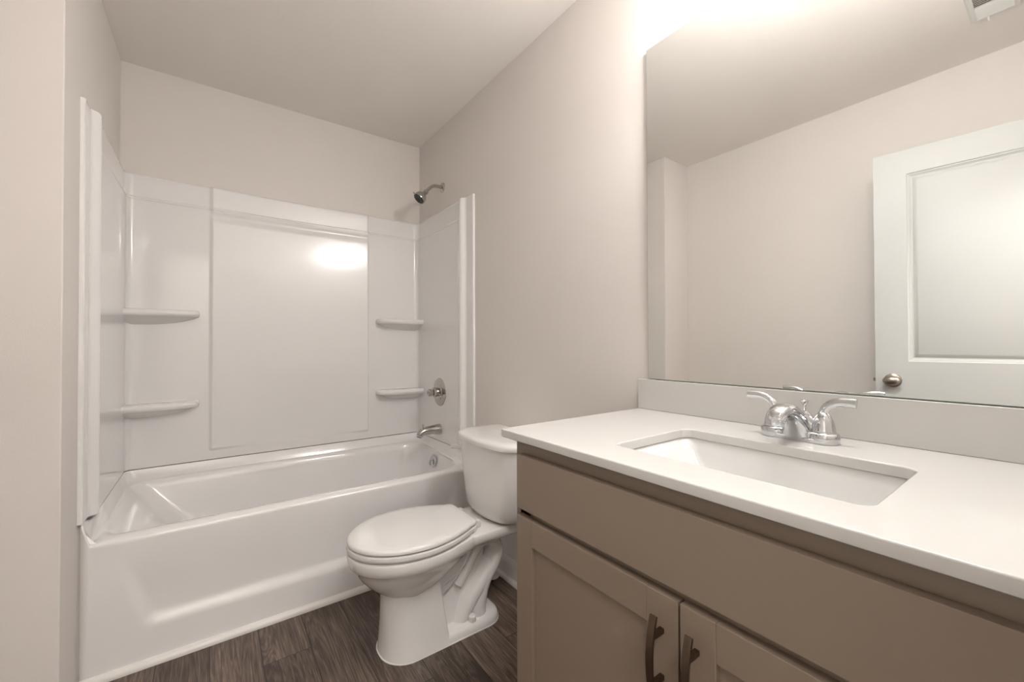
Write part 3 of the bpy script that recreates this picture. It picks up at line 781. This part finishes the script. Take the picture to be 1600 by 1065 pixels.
# ------------------------------------------------------------------ room door, open against the left wall
dl = .711; hx, hy = -.394, -.117
ang = math.atan2(.0373, .454)       # swings slightly off the left wall
Dd = Vector((math.sin(ang), math.cos(ang), 0)); Dn = Vector((math.cos(ang), -math.sin(ang), 0))   # along the leaf, out of its face (+x)
def L2W(u, n_, z): p = Vector((hx, hy, 0)) + Dd * u + Dn * n_; return Vector((p.x, p.y, z))
door_e = bpy.data.objects.new('door_1', None); C.objects.link(door_e); door_e.location = (hx, hy, 0); door_e['kind'] = 'structure'
TH = .035; Z0, Z1 = .012, 2.045
def xform(bm):
    for v in bm.verts: v.co = L2W(v.co.x, v.co.y, v.co.z)
    return bm
# leaf in (u, n, z): front face n=0 toward the room, back n=-TH
bm = bmesh.new()
st = .118
openings = [(st, dl - st, 1.040, Z1 - .115), (st, dl - st, .245, .850)]
box(bm, 0, st, -TH, 0, Z0, Z1); box(bm, dl - st, dl, -TH, 0, Z0, Z1)
box(bm, st, dl - st, -TH, 0, Z1 - .115, Z1); box(bm, st, dl - st, -TH, 0, .850, 1.040); box(bm, st, dl - st, -TH, 0, Z0, .245)
for (u0, u1, z0, z1) in openings:
    for sgn, n0 in ((1, 0.0), (-1, -TH)):
        def R(ins, d): return [Vector((u0 + ins, n0 - sgn * d, z0 + ins)), Vector((u1 - ins, n0 - sgn * d, z0 + ins)), Vector((u1 - ins, n0 - sgn * d, z1 - ins)), Vector((u0 + ins, n0 - sgn * d, z1 - ins))]
        loft(bm, [R(0, 0), R(.004, .004), R(.007, .0045), R(.016, .011), R(.020, .0115), R(.034, .0035), R(.036, .003)], True, False, True)
xform(bm)
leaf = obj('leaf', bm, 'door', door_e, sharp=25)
kn = L2W(dl - .063, 0, .948)
bm = bmesh.new(); lathe(bm, [(.032, 0), (.033, .002), (.031, .006), (.022, .009), (.012, .011), (.010, .024), (.012, .030)], kn, Dn, 32)
lathe(bm, [(.010, .024), (.017, .029), (.022, .036), (.023, .043), (.020, .051), (.012, .057), (0, .059)], kn, Dn, 32, cap1=False, sc=(1, 1.42))
ko = obj('door_knob', bm, 'nickel', door_e, label='satin nickel oval door knob')
kb = L2W(dl - .063, -TH, .948)
bm = bmesh.new(); lathe(bm, [(.032, 0), (.031, .006), (.012, .011), (.010, .024), (.022, .036), (.023, .043), (.012, .057), (0, .059)], kb, -Dn, 32, cap1=False)
obj('door_knob', bm, 'nickel', door_e)
bm = bmesh.new(); box(bm, dl, dl + .010, -.026, -.010, .940, .956); xform(bm); obj('latch', bm, 'nickel', door_e)
for z in (.28, 1.03, 1.80):
    bm = bmesh.new(); lathe(bm, [(.006, -.045), (.006, .045)], L2W(-.004, .004, z), (0, 0, 1), 14); obj('hinge', bm, 'nickel', door_e)

# ------------------------------------------------------------------ ceiling air register
rx0, rx1, ry0, ry1 = -.314, -.016, .116, .256
cr = thing('ceiling_register', 'white louvred air register on the ceiling with a damper lever', 'air vent', ((rx0 + rx1) / 2, (ry0 + ry1) / 2, Zc))
bm = bmesh.new()
ox0, ox1, oy0, oy1 = rx0 + .026, rx1 - .026, ry0 + .020, ry1 - .020
def xy(x0, x1, y0, y1, z): return [Vector((x0, y0, z)), Vector((x1, y0, z)), Vector((x1, y1, z)), Vector((x0, y1, z))]
loft(bm, [xy(rx0, rx1, ry0, ry1, Zc - .0005), xy(rx0, rx1, ry0, ry1, Zc - .002), xy(rx0 + .006, rx1 - .006, ry0 + .006, ry1 - .006, Zc - .006), xy(ox0, ox1, oy0, oy1, Zc - .007), xy(ox0, ox1, oy0, oy1, Zc - .001)], True)
obj('frame', bm, 'register', cr, sharp=20)
bm = bmesh.new(); 
f = bm.faces.new([bm.verts.new(v) for v in xy(ox0, ox1, oy0, oy1, Zc - .0006)])
obj('duct_opening', bm, 'cabinet_in', cr, smooth=False)
bm = bmesh.new()
xm_ = (ox0 + ox1) / 2; pitch = .0125
k = ox0 + .003
while k < ox1 - .002:
    s = -1 if k < xm_ - .02 else 1       # two-way throw
    a = [(k - s * .0030, Zc - .0012), (k + s * .0035, Zc - .0085), (k + s * .0043, Zc - .0080), (k - s * .0022, Zc - .0010)]
    loft(bm, [[Vector((p, y, z)) for p, z in a] for y in (oy0, oy1)], True, True, True)
    k += pitch
obj('louvres', bm, 'register', cr, smooth=False)
bm = bmesh.new(); tube(bm, spline([(ox0 + .004, ry1 - .050, Zc - .008), (ox0 - .004, ry1 - .050, Zc - .018), (ox0 - .012, ry1 - .050, Zc - .022)], 5), .003, 10); obj('damper_lever', bm, 'register', cr)
